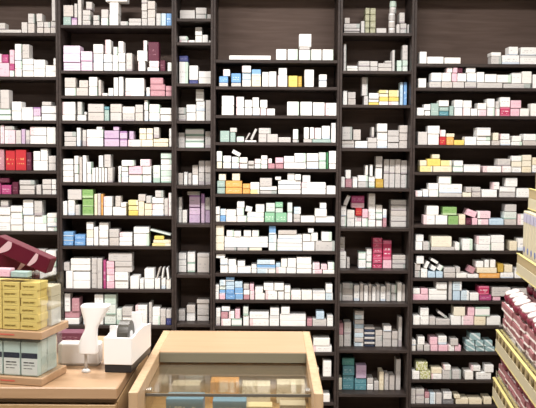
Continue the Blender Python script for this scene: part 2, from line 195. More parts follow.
def carton(name, base, ink=(0.25, 0.25, 0.27), accent=None, where=None, ink_amount=0.5, pattern=None, pcol=None):
    """printed cardboard: a few lines of small print and, for some, a coloured bar on the box"""
    m, nt, b, o = new_mat(name)
    L = nt.links.new
    tc = N(nt, 'ShaderNodeTexCoord')
    oi = N(nt, 'ShaderNodeObjectInfo')
    sp = N(nt, 'ShaderNodeSeparateXYZ')
    L(tc.outputs['Generated'], sp.inputs[0])
    x, y, z = sp.outputs
    off = N(nt, 'ShaderNodeVectorMath', operation='SCALE')
    cb = N(nt, 'ShaderNodeCombineXYZ')
    for i in range(3):
        L(oi.outputs['Random'], cb.inputs[i])
    L(cb.outputs[0], off.inputs[0])
    off.inputs['Scale'].default_value = 91.0
    add = N(nt, 'ShaderNodeVectorMath', operation='ADD')
    L(tc.outputs['Generated'], add.inputs[0])
    L(off.outputs[0], add.inputs[1])
    mp = N(nt, 'ShaderNodeMapping')
    mp.inputs['Scale'].default_value = (7, 7, 5)
    L(add.outputs[0], mp.inputs['Vector'])
    no = N(nt, 'ShaderNodeTexNoise')
    no.inputs['Scale'].default_value = 1.0
    no.inputs['Detail'].default_value = 2
    L(mp.outputs[0], no.inputs['Vector'])
    col = base
    if pattern == 'lines':
        w = math_node(nt, 'PINGPONG', z, 0.5)
        col = mixc(nt, math_node(nt, 'LESS_THAN', w, 0.17), col, pcol)
    elif pattern == 'diag':
        s = math_node(nt, 'FRACT', math_node(nt, 'ADD', math_node(nt, 'MULTIPLY', x, 1.0), math_node(nt, 'MULTIPLY', z, 0.9)))
        col = mixc(nt, math_node(nt, 'LESS_THAN', s, 0.3), col, pcol)
    elif pattern == 'swirl':
        wv = N(nt, 'ShaderNodeTexWave', wave_type='RINGS')
        wv.inputs['Scale'].default_value = 1.3
        wv.inputs['Distortion'].default_value = 5
        L(add.outputs[0], wv.inputs['Vector'])
        col = mixc(nt, math_node(nt, 'MULTIPLY', wv.outputs['Fac'], 0.55), col, pcol)
    elif pattern == 'blots':
        col = mixc(nt, math_node(nt, 'GREATER_THAN', no.outputs['Fac'], 0.52), col, pcol)
    if accent:
        r = math_node(nt, 'MULTIPLY', oi.outputs['Random'], 0.25)
        if where == 'low':
            f = math_node(nt, 'LESS_THAN', z, math_node(nt, 'ADD', r, 0.08))
        elif where == 'high':
            f = math_node(nt, 'GREATER_THAN', z, math_node(nt, 'SUBTRACT', 0.92, r))
        elif where == 'left':
            f = math_node(nt, 'LESS_THAN', x, math_node(nt, 'ADD', r, 0.08))
        else:
            f = math_node(nt, 'GREATER_THAN', x, math_node(nt, 'SUBTRACT', 0.92, r))
        col = mixc(nt, f, col, accent)
    # small print: broken lines in a band of the front face
    rows = math_node(nt, 'LESS_THAN', math_node(nt, 'FRACT', math_node(nt, 'MULTIPLY', z, 4.0)), 0.42)
    inz = math_node(nt, 'MULTIPLY', math_node(nt, 'GREATER_THAN', z, 0.3), math_node(nt, 'LESS_THAN', z, 0.72))
    inx = math_node(nt, 'MULTIPLY', math_node(nt, 'GREATER_THAN', x, 0.1), math_node(nt, 'LESS_THAN', x, 0.84))
    ink_f = math_node(nt, 'MULTIPLY', math_node(nt, 'MULTIPLY', rows, inz), inx)
    ink_f = math_node(nt, 'MULTIPLY', ink_f, math_node(nt, 'GREATER_THAN', no.outputs['Fac'], 0.5))
    ink_f = math_node(nt, 'MULTIPLY', ink_f, ink_amount)
    col = mixc(nt, ink_f, col, ink)
    if isinstance(col, tuple):
        b.inputs['Base Color'].default_value = (*col, 1)
    else:
        L(col, b.inputs['Base Color'])
    b.inputs['Roughness'].default_value = 0.45
    b.inputs['Specular IOR Level'].default_value = 0.35
    return m


def clear(name, tint, f0=0.04, rough=0.02, dust=0.0):
    """thin clear glass or acrylic sheet"""
    m, nt, b, o = new_mat(name)
    nt.nodes.remove(b)
    t = N(nt, 'ShaderNodeBsdfTransparent')
    t.inputs['Color'].default_value = (*tint, 1)
    g = N(nt, 'ShaderNodeBsdfGlossy')
    g.inputs['Roughness'].default_value = rough
    lw = N(nt, 'ShaderNodeLayerWeight')
    lw.inputs['Blend'].default_value = 0.5
    sch = math_node(nt, 'ADD', math_node(nt, 'MULTIPLY', math_node(nt, 'POWER', lw.outputs['Facing'], 5.0), 0.96), f0)
    mx = N(nt, 'ShaderNodeMixShader')
    L = nt.links.new
    L(sch, mx.inputs[0])
    L(t.outputs[0], mx.inputs[1])
    L(g.outputs[0], mx.inputs[2])
    if dust:
        df = N(nt, 'ShaderNodeBsdfDiffuse')
        df.inputs['Color'].default_value = (0.62, 0.50, 0.34, 1)
        m2 = N(nt, 'ShaderNodeMixShader')
        m2.inputs[0].default_value = dust
        L(mx.outputs[0], m2.inputs[1])
        L(df.outputs[0], m2.inputs[2])
        mx = m2
    L(mx.outputs[0], o.inputs['Surface'])
    return m


WHITE = (0.86, 0.855, 0.84)
MATS = {}


def reg(code, colour_word, mats):
    MATS[code] = (colour_word, mats)


reg('w', 'white', [
    carton('white_print', WHITE), carton('white_print_low', WHITE, ink_amount=0.2),
    carton('white_bare', WHITE, ink_amount=0.1), carton('white_bare_warm', (0.86, 0.84, 0.80), ink_amount=0.15),
    carton('white_rose_end', WHITE, accent=(0.80, 0.62, 0.64), where='left'),
    carton('white_blue_foot', WHITE, accent=(0.62, 0.70, 0.80), where='low'),
    carton('white_green_end', WHITE, accent=(0.60, 0.74, 0.64), where='right', ink_amount=0.3),
    carton('white_grey_head', WHITE, accent=(0.66, 0.66, 0.66), where='high', ink_amount=0.3)])
reg('v', 'off-white', [  # off-white card greyed down: the shade inside the shelves is put into the colour
    carton('offwhite_shaded_print', (0.55, 0.525, 0.51)), carton('offwhite_shaded_bare', (0.58, 0.555, 0.54), ink_amount=0.2),
    carton('offwhite_shaded_foot', (0.56, 0.54, 0.52), accent=(0.42, 0.38, 0.40), where='low'),
    carton('offwhite_shaded_warm', (0.57, 0.53, 0.50), ink_amount=0.4),
    carton('offwhite_shaded_end', (0.56, 0.54, 0.53), accent=(0.40, 0.44, 0.42), where='right')])
reg('p', 'pale pink', [carton('pink_print', (0.80, 0.52, 0.60), ink=(0.6, 0.15, 0.3)), carton('pink_white', (0.82, 0.60, 0.66), accent=(0.85, 0.83, 0.82), where='left')])
reg('P', 'magenta', [carton('magenta_print', (0.42, 0.07, 0.20), ink=(0.8, 0.6, 0.7))])
reg('C', 'crimson', [carton('crimson_print', (0.48, 0.045, 0.12), ink=(0.85, 0.7, 0.75), ink_amount=0.9, pattern='lines', pcol=(0.62, 0.16, 0.26))])
reg('r', 'red', [carton('red_print', (0.48, 0.03, 0.04), ink=(0.75, 0.5, 0.2), ink_amount=0.6)])
reg('R', 'dark red', [carton('dark_red_print', (0.10, 0.018, 0.04), ink=(0.4, 0.2, 0.25))])
reg('d', 'dusty pink', [carton('dusty_pink_print', (0.48, 0.25, 0.29), ink=(0.75, 0.6, 0.62))])
reg('u', 'lilac', [carton('lilac_print', (0.52, 0.40, 0.55), ink=(0.35, 0.15, 0.4)), carton('lilac_head', (0.60, 0.46, 0.60), accent=(0.35, 0.2, 0.4), where='high')])
reg('q', 'pink-patterned white', [carton('lilac_swirl', (0.84, 0.74, 0.82), ink_amount=0.0, pattern='swirl', pcol=(0.62, 0.32, 0.60))])
reg('b', 'blue', [carton('blue_print', (0.17, 0.36, 0.66), ink=(0.7, 0.8, 0.9), ink_amount=0.9), carton('blue_foot', (0.20, 0.40, 0.68), accent=(0.75, 0.8, 0.85), where='low')])
reg('B', 'navy blue', [carton('navy_print', (0.05, 0.06, 0.20), ink=(0.4, 0.4, 0.6))])
reg('n', 'navy-edged', [carton('navy_edge', (0.03, 0.045, 0.09), ink=(0.3, 0.3, 0.4))])
reg('l', 'pale blue', [carton('pale_blue_print', (0.50, 0.64, 0.76), ink=(0.2, 0.35, 0.55)), carton('pale_blue_white', (0.58, 0.70, 0.78), accent=(0.82, 0.84, 0.84), where='right')])
reg('g', 'green', [carton('green_print', (0.24, 0.42, 0.15), ink=(0.12, 0.28, 0.08), ink_amount=0.8, accent=(0.45, 0.6, 0.35), where='low')])
reg('f', 'mid-green', [carton('mid_green_print', (0.26, 0.52, 0.34), ink=(0.85, 0.87, 0.85), ink_amount=0.9)])
reg('G', 'dark green', [carton('dark_green_print', (0.05, 0.22, 0.09), ink=(0.3, 0.5, 0.35))])
reg('m', 'mint', [carton('mint_print', (0.56, 0.68, 0.61), ink=(0.25, 0.45, 0.35)), carton('mint_white', (0.66, 0.72, 0.68), accent=(0.40, 0.55, 0.48), where='low')])
reg('e', 'grey-green', [carton('sage_print', (0.33, 0.45, 0.42), ink=(0.7, 0.75, 0.72))])
reg('t', 'teal', [carton('teal_print', (0.10, 0.27, 0.32), ink=(0.5, 0.65, 0.7), ink_amount=0.8)])
reg('T', 'dark teal', [carton('dark_teal_print', (0.06, 0.22, 0.20), ink=(0.3, 0.5, 0.5))])
reg('z', 'teal and white', [carton('teal_diagonal', (0.28, 0.42, 0.44), ink_amount=0.0, pattern='diag', pcol=(0.66, 0.74, 0.75))])
reg('x', 'green-lined white', [carton('green_lined', WHITE, ink_amount=0.0, pattern='lines', pcol=(0.42, 0.56, 0.48))])
reg('y', 'yellow', [carton('yellow_print', (0.80, 0.62, 0.16), ink=(0.5, 0.35, 0.05)), carton('yellow_cream', (0.82, 0.72, 0.34), accent=(0.84, 0.80, 0.66), where='right')])
reg('Y', 'ochre', [carton('ochre_print', (0.52, 0.34, 0.06), ink=(0.8, 0.7, 0.4))])
reg('c', 'cream', [carton('cream_print', (0.80, 0.72, 0.55), ink=(0.5, 0.38, 0.2)), carton('cream_bare', (0.80, 0.75, 0.62), ink_amount=0.2)])
reg('o', 'orange', [carton('orange_print', (0.78, 0.40, 0.12), ink=(0.85, 0.75, 0.6))])
reg('h', 'yellow-green', [carton('olive_blots', (0.66, 0.66, 0.50), ink_amount=0.0, pattern='blots', pcol=(0.38, 0.40, 0.12))])
reg('j', 'khaki', [carton('khaki_print', (0.36, 0.36, 0.24), ink=(0.6, 0.6, 0.5), ink_amount=0.8)])
reg('k', 'dark grey', [carton('charcoal_print', (0.20, 0.20, 0.21), ink=(0.5, 0.5, 0.5))])

DARK = wood('wenge_laminate', (0.030, 0.022, 0.020), (0.052, 0.039, 0.035), (4, 4, 60), 0.5, 0.22)
DARKX = wood('wenge_laminate_across', (0.030, 0.022, 0.020), (0.052, 0.039, 0.035), (6, 60, 60), 0.5, 0.22)
BACK = wood('wenge_back', (0.095, 0.066, 0.055), (0.135, 0.098, 0.083), (3, 3, 40), 0.6, 0.08)
BEECH = wood('beech_top', (0.40, 0.250, 0.140), (0.46, 0.300, 0.178), (3, 60, 60), 0.32, 0.5)
BEECH2 = wood('beech_side', (0.36, 0.23, 0.11), (0.47, 0.31, 0.16), (4, 60, 60), 0.4, 0.4)
BEECHV = wood('beech_upright', (0.42, 0.28, 0.16), (0.54, 0.38, 0.23), (50, 50, 4), 0.4, 0.4)
GLASS = clear('case_glass', (0.90, 0.88, 0.80), 0.05, 0.05, 0.05)
ACRYL = clear('acrylic', (0.95, 0.96, 0.95))
WPLAST = plain('white_plastic', (0.88, 0.87, 0.87), 0.35)
GPLAST = plain('grey_plastic', (0.55, 0.54, 0.53), 0.4)
BPLAST = plain('black_plastic', (0.015, 0.015, 0.018), 0.4)
CHROME = plain('clip_metal', (0.85, 0.84, 0.8), 0.2, 1.0)
RAIL = plain('rail_plastic', (0.50, 0.45, 0.31), 0.45)
RAIL2 = plain('rail_top_plastic', (0.40, 0.31, 0.16), 0.45)
STUD = plain('rail_stud', (0.10, 0.07, 0.02), 0.5)
TRAY = plain('gondola_metal', (0.36, 0.32, 0.28), 0.5)


# ------------------------------------------------------------------ mesh helpers
CH = []
for sx in (-1, 1):
    for sy in (-1, 1):
        for sz in (-1, 1):
            for ax in range(3):
                CH.append((sx, sy, sz, ax))
CHI = {k: i for i, k in enumerate(CH)}


def _faces():
    fs = []
    for ax in range(3):
        o = [a for a in range(3) if a != ax]
        for s in (-1, 1):
            ring = []
            for (a, b2) in ((-1, -1), (1, -1), (1, 1), (-1, 1)):
                k = [0, 0, 0]
                k[ax], k[o[0]], k[o[1]] = s, a, b2
                ring.append(CHI[(*k, ax)])
            fs.append(ring)
        # edge chamfers along ax
        for a in (-1, 1):
            for b2 in (-1, 1):
                k0, k1 = [0, 0, 0], [0, 0, 0]
                k0[ax], k0[o[0]], k0[o[1]] = -1, a, b2
                k1[ax], k1[o[0]], k1[o[1]] = 1, a, b2
                fs.append([CHI[(*k0, o[0])], CHI[(*k1, o[0])], CHI[(*k1, o[1])], CHI[(*k0, o[1])]])
    for sx in (-1, 1):
        for sy in (-1, 1):
            for sz in (-1, 1):
                fs.append([CHI[(sx, sy, sz, i)] for i in range(3)])
    return fs


CHF = _faces()


def chamfer_box(cx, cy, cz, w, d, h, bv):
    """(verts, faces) of a box with broken edges; face (sx..) vertex 'ax' lies on the face normal to ax"""
    hw = (w / 2, d / 2, h / 2)
    bv = min(bv, min(hw) * 0.45)
    vs = []
    for (sx, sy, sz, ax) in CH:
        s = (sx, sy, sz)
        vs.append(tuple((cx, cy, cz)[i] + s[i] * (hw[i] - (0 if i == ax else bv)) for i in range(3)))
    fs = []
    c = Vector((cx, cy, cz))
    for f in CHF:
        p = [Vector(vs[i]) for i in f]
        n = (p[1] - p[0]).cross(p[2] - p[0])
        mid = sum(p, Vector()) / len(p)
        fs.append(list(f) if n.dot(mid - c) > 0 else list(reversed(f)))
    return vs, fs


class MB:
    def __init__(self):
        self.v, self.f = [], []

    def add(self, vs, fs):
        b = len(self.v)
        self.v += [tuple(v) for v in vs]
        self.f += [[i + b for i in f] for f in fs]
        return self

    def box(self, x0, x1, y0, y1, z0, z1, bv=0.001):
        return self.add(*chamfer_box((x0 + x1) / 2, (y0 + y1) / 2, (z0 + z1) / 2, x1 - x0, y1 - y0, z1 - z0, bv))

    def rbox(self, c, w, d, h, rot, bv=0.001):
        vs, fs = chamfer_box(0, 0, 0, w, d, h, bv)
        return self.add([Vector(c) + rot @ Vector(v) for v in vs], fs)

    def loft(self, rings, cap=True):
        n = len(rings[0])
        vs = [p for r in rings for p in r]
        fs = []
        for k in range(len(rings) - 1):
            for i in range(n):
                j = (i + 1) % n
                fs.append([k * n + i, k * n + j, (k + 1) * n + j, (k + 1) * n + i])
        if cap:
            fs.append(list(reversed(range(n))))
            fs.append([(len(rings) - 1) * n + i for i in range(n)])
        return self.add(vs, fs)

    def lathe(self, axis_pt, prof, n=24, axis='Z'):
        rings = []
        for r, t in prof:
            ring = []
            for i in range(n):
                a = 2 * math.pi * i / n
                u, v = r * math.cos(a), r * math.sin(a)
                if axis == 'Z':
                    p = (axis_pt[0] + u, axis_pt[1] + v, axis_pt[2] + t)
                elif axis == 'X':
                    p = (axis_pt[0] + t, axis_pt[1] + u, axis_pt[2] + v)
                else:
                    p = (axis_pt[0] + v, axis_pt[1] + t, axis_pt[2] + u)
                ring.append(p)
            rings.append(ring)
        return self.loft(rings)

    def build(self, name, mat, parent=None, smooth=False):
        me = bpy.data.meshes.new(name)
        me.from_pydata(self.v, [], self.f)
        me.update()
        me.materials.append(mat)
        if smooth:
            for p in me.polygons:
                p.use_smooth = True
        o = bpy.data.objects.new(name, me)
        C.objects.link(o)
        if parent:
            o.parent = parent
        return o


def tag(o, label, cat=None, group=None, kind=None):
    if label:
        o['label'] = label
    if cat:
        o['category'] = cat
    if group:
        o['group'] = group
    if kind:
        o['kind'] = kind
    return o


def empty(name, loc, rz=0.0):
    o = bpy.data.objects.new(name, None)
    o.location = loc
    o.rotation_euler = (0, 0, rz)
    o.empty_display_size = 0.1
    C.objects.link(o)
    return o


ORD = ('zeroth first second third fourth fifth sixth seventh eighth ninth tenth eleventh twelfth thirteenth fourteenth fifteenth sixteenth '
       'seventeenth eighteenth nineteenth twentieth twenty-first twenty-second twenty-third twenty-fourth twenty-fifth twenty-sixth').split()
BAYWORD = {1: 'first bay', 2: 'second bay', 3: 'third bay', 4: 'fourth bay', 5: 'fifth bay', 6: 'sixth bay'}
P_NEAR, P_FAR, EXPO = 72, 56, -0.18

GV = 352
# ------------------------------------------------------------------ the room
def structure(name, mb, mat):
    o = mb.build(name, mat)
    o['kind'] = 'structure'
    return o


ROOM_X0, ROOM_X1, ROOM_Y0, BACK_Y, CEIL = -2.6, 2.4, -1.6, 5.42, 2.95
wall_paint = plain('wall_paint', (0.45, 0.41, 0.36), 0.8)
structure('floor', MB().box(ROOM_X0 - .1, ROOM_X1 + .1, ROOM_Y0 - .1, BACK_Y + .1, -0.1, 0, 0.002), plain('floor_vinyl', (0.42, 0.37, 0.31), 0.5))
structure('ceiling', MB().box(ROOM_X0 - .1, ROOM_X1 + .1, ROOM_Y0 - .1, BACK_Y + .1, CEIL, CEIL + .1, 0.002), plain('ceiling_paint', (0.8, 0.79, 0.77), 0.8))
structure('wall_back', MB().box(ROOM_X0, ROOM_X1, BACK_Y, BACK_Y + .1, 0, CEIL, 0.002), wall_paint)
structure('wall_left', MB().box(ROOM_X0 - .1, ROOM_X0, ROOM_Y0, BACK_Y, 0, CEIL, 0.002), wall_paint)
structure('wall_right', MB().box(ROOM_X1, ROOM_X1 + .1, ROOM_Y0, BACK_Y, 0, CEIL, 0.002), wall_paint)
structure('wall_front', MB().box(ROOM_X0, ROOM_X1, ROOM_Y0 - .1, ROOM_Y0, 0, CEIL, 0.002), wall_paint)

# ceiling lamps: the fluorescent panels that light the shop
for (lx, ly, sx, sy, pw, lab) in (
        (-1.1, 3.7, 1.15, 0.30, P_NEAR, 'long fluorescent ceiling panel near the shelves on the counter side'),
        (0.55, 3.7, 1.15, 0.30, P_NEAR, 'long fluorescent ceiling panel near the shelves on the tray stand side'),
        (-0.9, 1.4, 1.15, 0.55, P_FAR, 'wide fluorescent ceiling panel over the counter'),
        (0.8, 1.4, 1.15, 0.55, P_FAR, 'wide fluorescent ceiling panel over the shop aisle')):
    e = empty('ceiling_light', (lx, ly, CEIL))
    tag(e, lab, 'ceiling light', 'fluorescent ceiling panels')
    fr = MB()
    t = 0.02
    fr.box(-sx / 2, sx / 2, -sy / 2, -sy / 2 + t, -0.05, -0.001)
    fr.box(-sx / 2, sx / 2, sy / 2 - t, sy / 2, -0.05, -0.001)
    fr.box(-sx / 2, -sx / 2 + t, -sy / 2 + t, sy / 2 - t, -0.05, -0.001)
    fr.box(sx / 2 - t, sx / 2, -sy / 2 + t, sy / 2 - t, -0.05, -0.001)
    fr.build('lamp_frame', WPLAST, e)
    MB().box(-sx / 2 + t, sx / 2 - t, -sy / 2 + t, sy / 2 - t, -0.03, -0.02).build('diffuser', plain('diffuser_lit', (1, 1, 1), 0.5, emit=3.0), e)
    ld = bpy.data.lights.new('tube_light', 'AREA')
    ld.shape = 'RECTANGLE'
    ld.size, ld.size_y = sx - 0.05, sy - 0.05
    ld.energy = pw
    ld.color = (1.0, 0.965, 0.93)
    lo = bpy.data.objects.new('tube_light', ld)
    lo.parent = e
    lo.location = (0, 0, -0.055)
    C.objects.link(lo)

# ------------------------------------------------------------------ the shelving and what stands on it
PXM = F / WALL_Y          # 180 per metre on the shelf front
TH = 0.0165               # shelf thickness
DEPTH = 0.28
TOPZ = 2.50
tally = {}
ALLBOX = []


def pretty_bay(b):
    return {1: 'dark brown shelving unit behind the stacked counter displays, with red boxes on its fifth shelf',
            2: 'wide dark brown shelving unit behind the white scanner, with one green stack',
            3: 'narrowest dark brown shelving unit, two boards wide, with one empty compartment',
            4: 'dark brown shelving unit behind the glass display case with an open tall top compartment',
            5: 'narrow dark brown shelving unit with teal boxes at the bottom and tall jars on top',
            6: 'dark brown shelving unit beside the tray stand with an open tall top compartment'}[b]


for bay, (setback, X0, X1, cells) in SHELVES.items():
    xl = at(X0, 200, WALL_Y).x
    xr = at(X1, 200, WALL_Y).x
    unit = empty('shelving_unit', ((xl + xr) / 2, WALL_Y, 0))
    tag(unit, pretty_bay(bay), 'shelving unit', None)
    ox, oy = unit.location.x, unit.location.y
    hw = (xr - xl) / 2 - 0.0008
    T = 0.0125
    MB().box(-hw, -hw + T, 0, DEPTH, 0, TOPZ, 0.001).build('side_panel', DARK, unit)
    MB().box(hw - T, hw, 0, DEPTH, 0, TOPZ, 0.001).build('side_panel', DARK, unit)
    MB().box(-hw + T, hw - T, DEPTH - 0.008, DEPTH, 0, TOPZ, 0.001).build('back_panel', BACK, unit)
    MB().box(-hw + T, hw - T, 0.002, DEPTH - 0.008, TOPZ - 0.03, TOPZ, 0.001).build('top_board', DARKX, unit)
    MB().box(-hw + T, hw - T, 0.03, 0.045, 0.001, 0.06, 0.001).build('plinth', DARK, unit)
    fy = WALL_Y + setback
    zs = []
    for (base, spec) in cells:
        zs.append(at((X0 + X1) / 2 if bay < 6 else 475, base, fy).z)
    gap = min(0.16, zs[-2] - zs[-1])
    if bay in (1, 2, 3, 5):
        up = zs[0] + (0.24 if bay in (1, 2) else 0.22)
        if up < TOPZ - 0.06:
            MB().box(-hw + T, hw - T, 0.003, DEPTH - 0.008, up - TH, up, 0.0012).build('shelf', DARKX, unit)
    down = []
    z = zs[-1] - gap
    while z > 0.08:
        down.append(z)
        z -= gap
    for z in zs + down:
        MB().box(-hw + T, hw - T, 0.003, DEPTH - 0.008, z - TH, z, 0.0012).build('shelf', DARKX, unit)

    for ci, ((base, spec), zsh) in enumerate(zip(cells, zs)):
        items = []
        for s in spec.split(';'):
            t = s.split()
            x0, x1, top = map(float, t[:3])
            bot = base if t[3] == '.' else float(t[3])
            tilt = float(t[5]) if len(t) > 5 and t[5] != 'J' else 0.0
            items.append([x0, x1, top, bot, t[4], tilt, len(t) > 5 and t[5] == 'J'])
        items.sort(key=lambda i: (-i[3], i[0]))
        placed = []
        lim0, lim1 = X0 + 2.6, X1 - 2.6
        # perspective makes the shelf sides lean a little: keep clear of them in space
        for it in items:
            x0, x1, top, bot, cols, tilt, jar = it
            if bot > base - 2:
                bot = base
            for p in placed:
                ox_ = min(x1, p[1]) - max(x0, p[0])
                oz_ = min(bot, p[3]) - max(top, p[2])
                if ox_ > 0 and oz_ > 0:
                    if ox_ <= oz_ or bot == base:
                        if (x0 + x1) > (p[0] + p[1]):
                            x0 = p[1]
                        else:
                            x1 = p[0]
                    else:
                        bot = p[2]
            if x1 - x0 < 1.2 or bot - top < 1.5:
                print('DROPPED', bay, ci, it)
                continue
            if bot != base:
                sup = [p[2] for p in placed if min(x1, p[1]) - max(x0, p[0]) > 0.6 and p[2] >= bot - 0.6]
                s = min(sup) if sup else base
                if s - bot > 5:
                    print('GAP', bay, ci, it, s)
                bot = s
            tiers = [p[4] + p[5] for p in placed if abs(p[2] - bot) < 0.01 and min(x1, p[1]) - max(x0, p[0]) > 0.3]
            tier0 = max(tiers) if bot != base and tiers else 0
            placed.append([x0, x1, top, bot, tier0, len(cols), cols, tilt, jar])
        sc = fy / F
        rec = []
        for (x0, x1, top, bot, tier0, n, cols, tilt, jar) in placed:
            ym = (top + bot) / 2
            dx = (0.12 + 0.20 * random.random()) * sc
            a = at(x0, ym, fy).x + dx
            b = at(x1, ym, fy).x - dx
            a = max(a, xl + T + 0.003)
            b = min(b, xr - T - 0.003)
            if b - a < 0.006:
                print('NARROW', bay, ci, x0, x1)
                continue
            hz = (bot - top) * sc / n
            zb = zsh + (base - bot) * sc
            if ci > 0 and zb + n * hz > zs[ci - 1] - TH - 0.002:
                hz = (zs[ci - 1] - TH - 0.002 - zb) / n
            jit0 = random.uniform(0, 0.008)
            dep0 = random.uniform(0.075, 0.105)
            for k, c in enumerate(cols):
                h = hz - 0.0019
                z0 = zb + k * hz + 0.0006
                jit = jit0 + (random.uniform(0, 0.010) if n > 1 else 0)
                rec.append(dict(tier=tier0 + k + 1, x=(a + b) / 2, w=b - a, h=h, z=z0, y=fy + jit, d=dep0, c=c, tilt=tilt, jar=jar))
        # rank along each row
        rows = {}
        for r in rec:
            rows.setdefault(r['tier'], []).append(r)
        for tr, rr in rows.items():
            rr.sort(key=lambda r: r['x'])
            for i, r in enumerate(rr):
                r['rank'] = i + 1
                r['last'] = i == len(rr) - 1 and i > 0
        shelfword = ORD[ci + 1]
        for r in rec:
            word, mats = MATS[r['c']]
            w, h, d = r['w'], r['h'], r['d']
            if r['jar']:
                kind, form = 'pill_jar', 'round jar'
            elif h > 1.5 * w:
                kind, form = 'upright_medicine_carton', 'upright carton'
            elif w > 1.75 * h:
                kind, form = 'flat_medicine_box', 'flat box'
            elif r['c'] not in 'wvx':
                kind, form = 'printed_medicine_box', 'box'
            elif w > 1.22 * h:
                kind, form = 'oblong_medicine_box', 'oblong box'
            else:
                kind, form = 'square_medicine_box', 'square box'
            rowword = 'bottom row' if r['tier'] == 1 else ORD[r['tier']] + ' row up'
            pos = 'only one' if len(rows[r['tier']]) == 1 else ('leftmost' if r['rank'] == 1 else 'rightmost' if r['last'] else ORD[r['rank']] + ' from left')
            state = 'tilted ' if r['tilt'] else ''
            lab = f"{state}{word} {form}, {pos} in {rowword}, {shelfword} shelf of {BAYWORD[bay]}"
            mat = random.choice(mats)
            mb = MB()
            if r['jar']:
                rad = min(w, 0.2) / 2
                e = mb.lathe((0, rad, 0), [(rad * .9, 0), (rad, .002), (rad, h * .72), (rad * .86, h * .76)], 20)
                o = e.build(kind, mat, None, False)
                MB().lathe((0, rad, 0), [(rad * .93, h * .765), (rad * .93, h * .98), (rad * .88, h)], 20).build('lid', WPLAST if r['c'] != 'm' else mat, o)
                o.location = (r['x'], r['y'], r['z'])
            elif r['tilt']:
                th = math.radians(abs(r['tilt']))
                cs, sn = math.cos(th), math.sin(th)
                det = cs * cs - sn * sn
                ww = (w * cs - h * sn) / det
                hh = (h * cs - w * sn) / det
                if ww < 0.004 or hh < 0.004:
                    # the outline does not allow both sides at this tilt: keep the length, thin the box
                    if w > h:
                        ww, hh = w / cs * 0.93, max(0.006, h * 0.45)
                    else:
                        ww, hh = max(0.006, w * 0.45), h / cs * 0.93
                rot = Matrix.Rotation(math.radians(r['tilt']), 3, 'Y')
                mb.rbox((0, d / 2, 0), ww, d, hh, Matrix.Identity(3), 0.0008)
                lo = min((rot @ Vector(v)).z for v in mb.v)
                o = mb.build(kind, mat)
                o.rotation_euler = (0, math.radians(r['tilt']), 0)
                o.location = (r['x'], r['y'], r['z'] - lo)
            else:
                mb.box(-w / 2, w / 2, 0, d, 0, h, 0.0018)
                o = mb.build(kind, mat)
                o.location = (r['x'], r['y'], r['z'])
            tag(o, lab, 'jar' if r['jar'] else 'medicine box', f"medicine boxes on the {shelfword} shelf of the {BAYWORD[bay]}")
            tally[kind] = tally.get(kind, 0) + 1
print('TALLY', tally)

# ------------------------------------------------------------------ glass display case
CT = 0.98
case = empty('display_case', (0, 0, 0))
tag(case, 'beech framed display case with glass top standing before the fourth shelving unit', 'display case')
zb, zf = ground(240, 331).y, ground(226, 393).y
xL = ground(128.5, 392).x
xR = ground(323.5, 393.5).x
sw = 0.024
zg = ground(226, 392.5, 0.944).y - 0.012
yP = ground(240, 352).y                                   # front edge of the wooden top
MB().box(xL + sw, xR - sw, yP, zb, CT - 0.033, CT, 0.0015).build('wooden_top', BEECH, case)
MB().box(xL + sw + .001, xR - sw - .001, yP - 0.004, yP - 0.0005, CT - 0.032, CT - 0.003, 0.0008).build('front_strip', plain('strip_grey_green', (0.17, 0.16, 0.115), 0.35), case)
MB().box(xL, xL + sw, zf, zb, 0, CT, 0.0015).build('side_panel', BEECHV, case)
MB().box(xR - sw, xR, zf, zb, 0, CT, 0.0015).build('side_panel', BEECHV, case)
MB().box(xL + sw, xR - sw, zb - 0.02, zb, 0.02, CT - 0.034, 0.001).build('back_panel', BEECH2, case)
MB().box(xL + sw, xR - sw, zg + 0.0125, zb - 0.0205, 0.85, 0.87, 0.001).build('display_floor', BEECH2, case)
MB().box(xL + sw, xR - sw, zg + 0.015, zg + 0.035, 0.02, 0.8495, 0.001).build('front_panel', BEECH2, case)
MB().box(xL + sw + .001, xR - sw - .001, zg + 0.012, yP + 0.02, CT - 0.042, CT - 0.036, 0.0006).build('glass_top', GLASS, case)
MB().box(xL + sw + .001, xR - sw - .001, zg + 0.012, zg + 0.018, 0.8705, CT - 0.043, 0.0006).build('glass_front', GLASS, case)
MB().box(xL + sw + .001, xR - sw - .001, zg + 0.0085, zg + 0.0115, CT - 0.047, CT - 0.039, 0.0006).build('metal_edge_strip', plain('edge_strip', (0.16, 0.15, 0.13), 0.35, 0.6), case)
MB().box(xL + sw, xL + sw + 0.016, zg + 0.012, zg + 0.034, CT - 0.0355, CT - 0.028, 0.001).build('corner_clip', CHROME, case)
MB().box(xR - sw - 0.016, xR - sw, zg + 0.012, zg + 0.034, CT - 0.0355, CT - 0.028, 0.001).build('corner_clip', CHROME, case)
cin = [(-0.22, zg + 0.030, .10, .07, .05, 'b', 'wide blue box lying at the front inside the glass display case'),
       (-0.10, zg + 0.030, .09, .06, .045, 'b', 'second blue box inside the glass display case beside the wide one'),
       (-0.02, zg + 0.030, .07, .05, .03, 'c', 'cream box at the front inside the glass display case'),
       (0.070, zg + 0.030, .07, .05, .035, 'v', 'off-white box at the front inside the glass display case'),
       (-0.23, zg + 0.170, .08, .06, .05, 'v', 'off-white box at the back inside the glass display case, near the counter'),
       (-0.12, zg + 0.170, .08, .06, .06, 'o', 'orange box at the back inside the glass display case'),
       (-0.03, zg + 0.170, .08, .06, .05, 'w', 'white box in the middle at the back inside the glass display case'),
       (0.068, zg + 0.170, .08, .06, .055, 'w', 'white box at the back inside the glass display case, near the tray stand')]
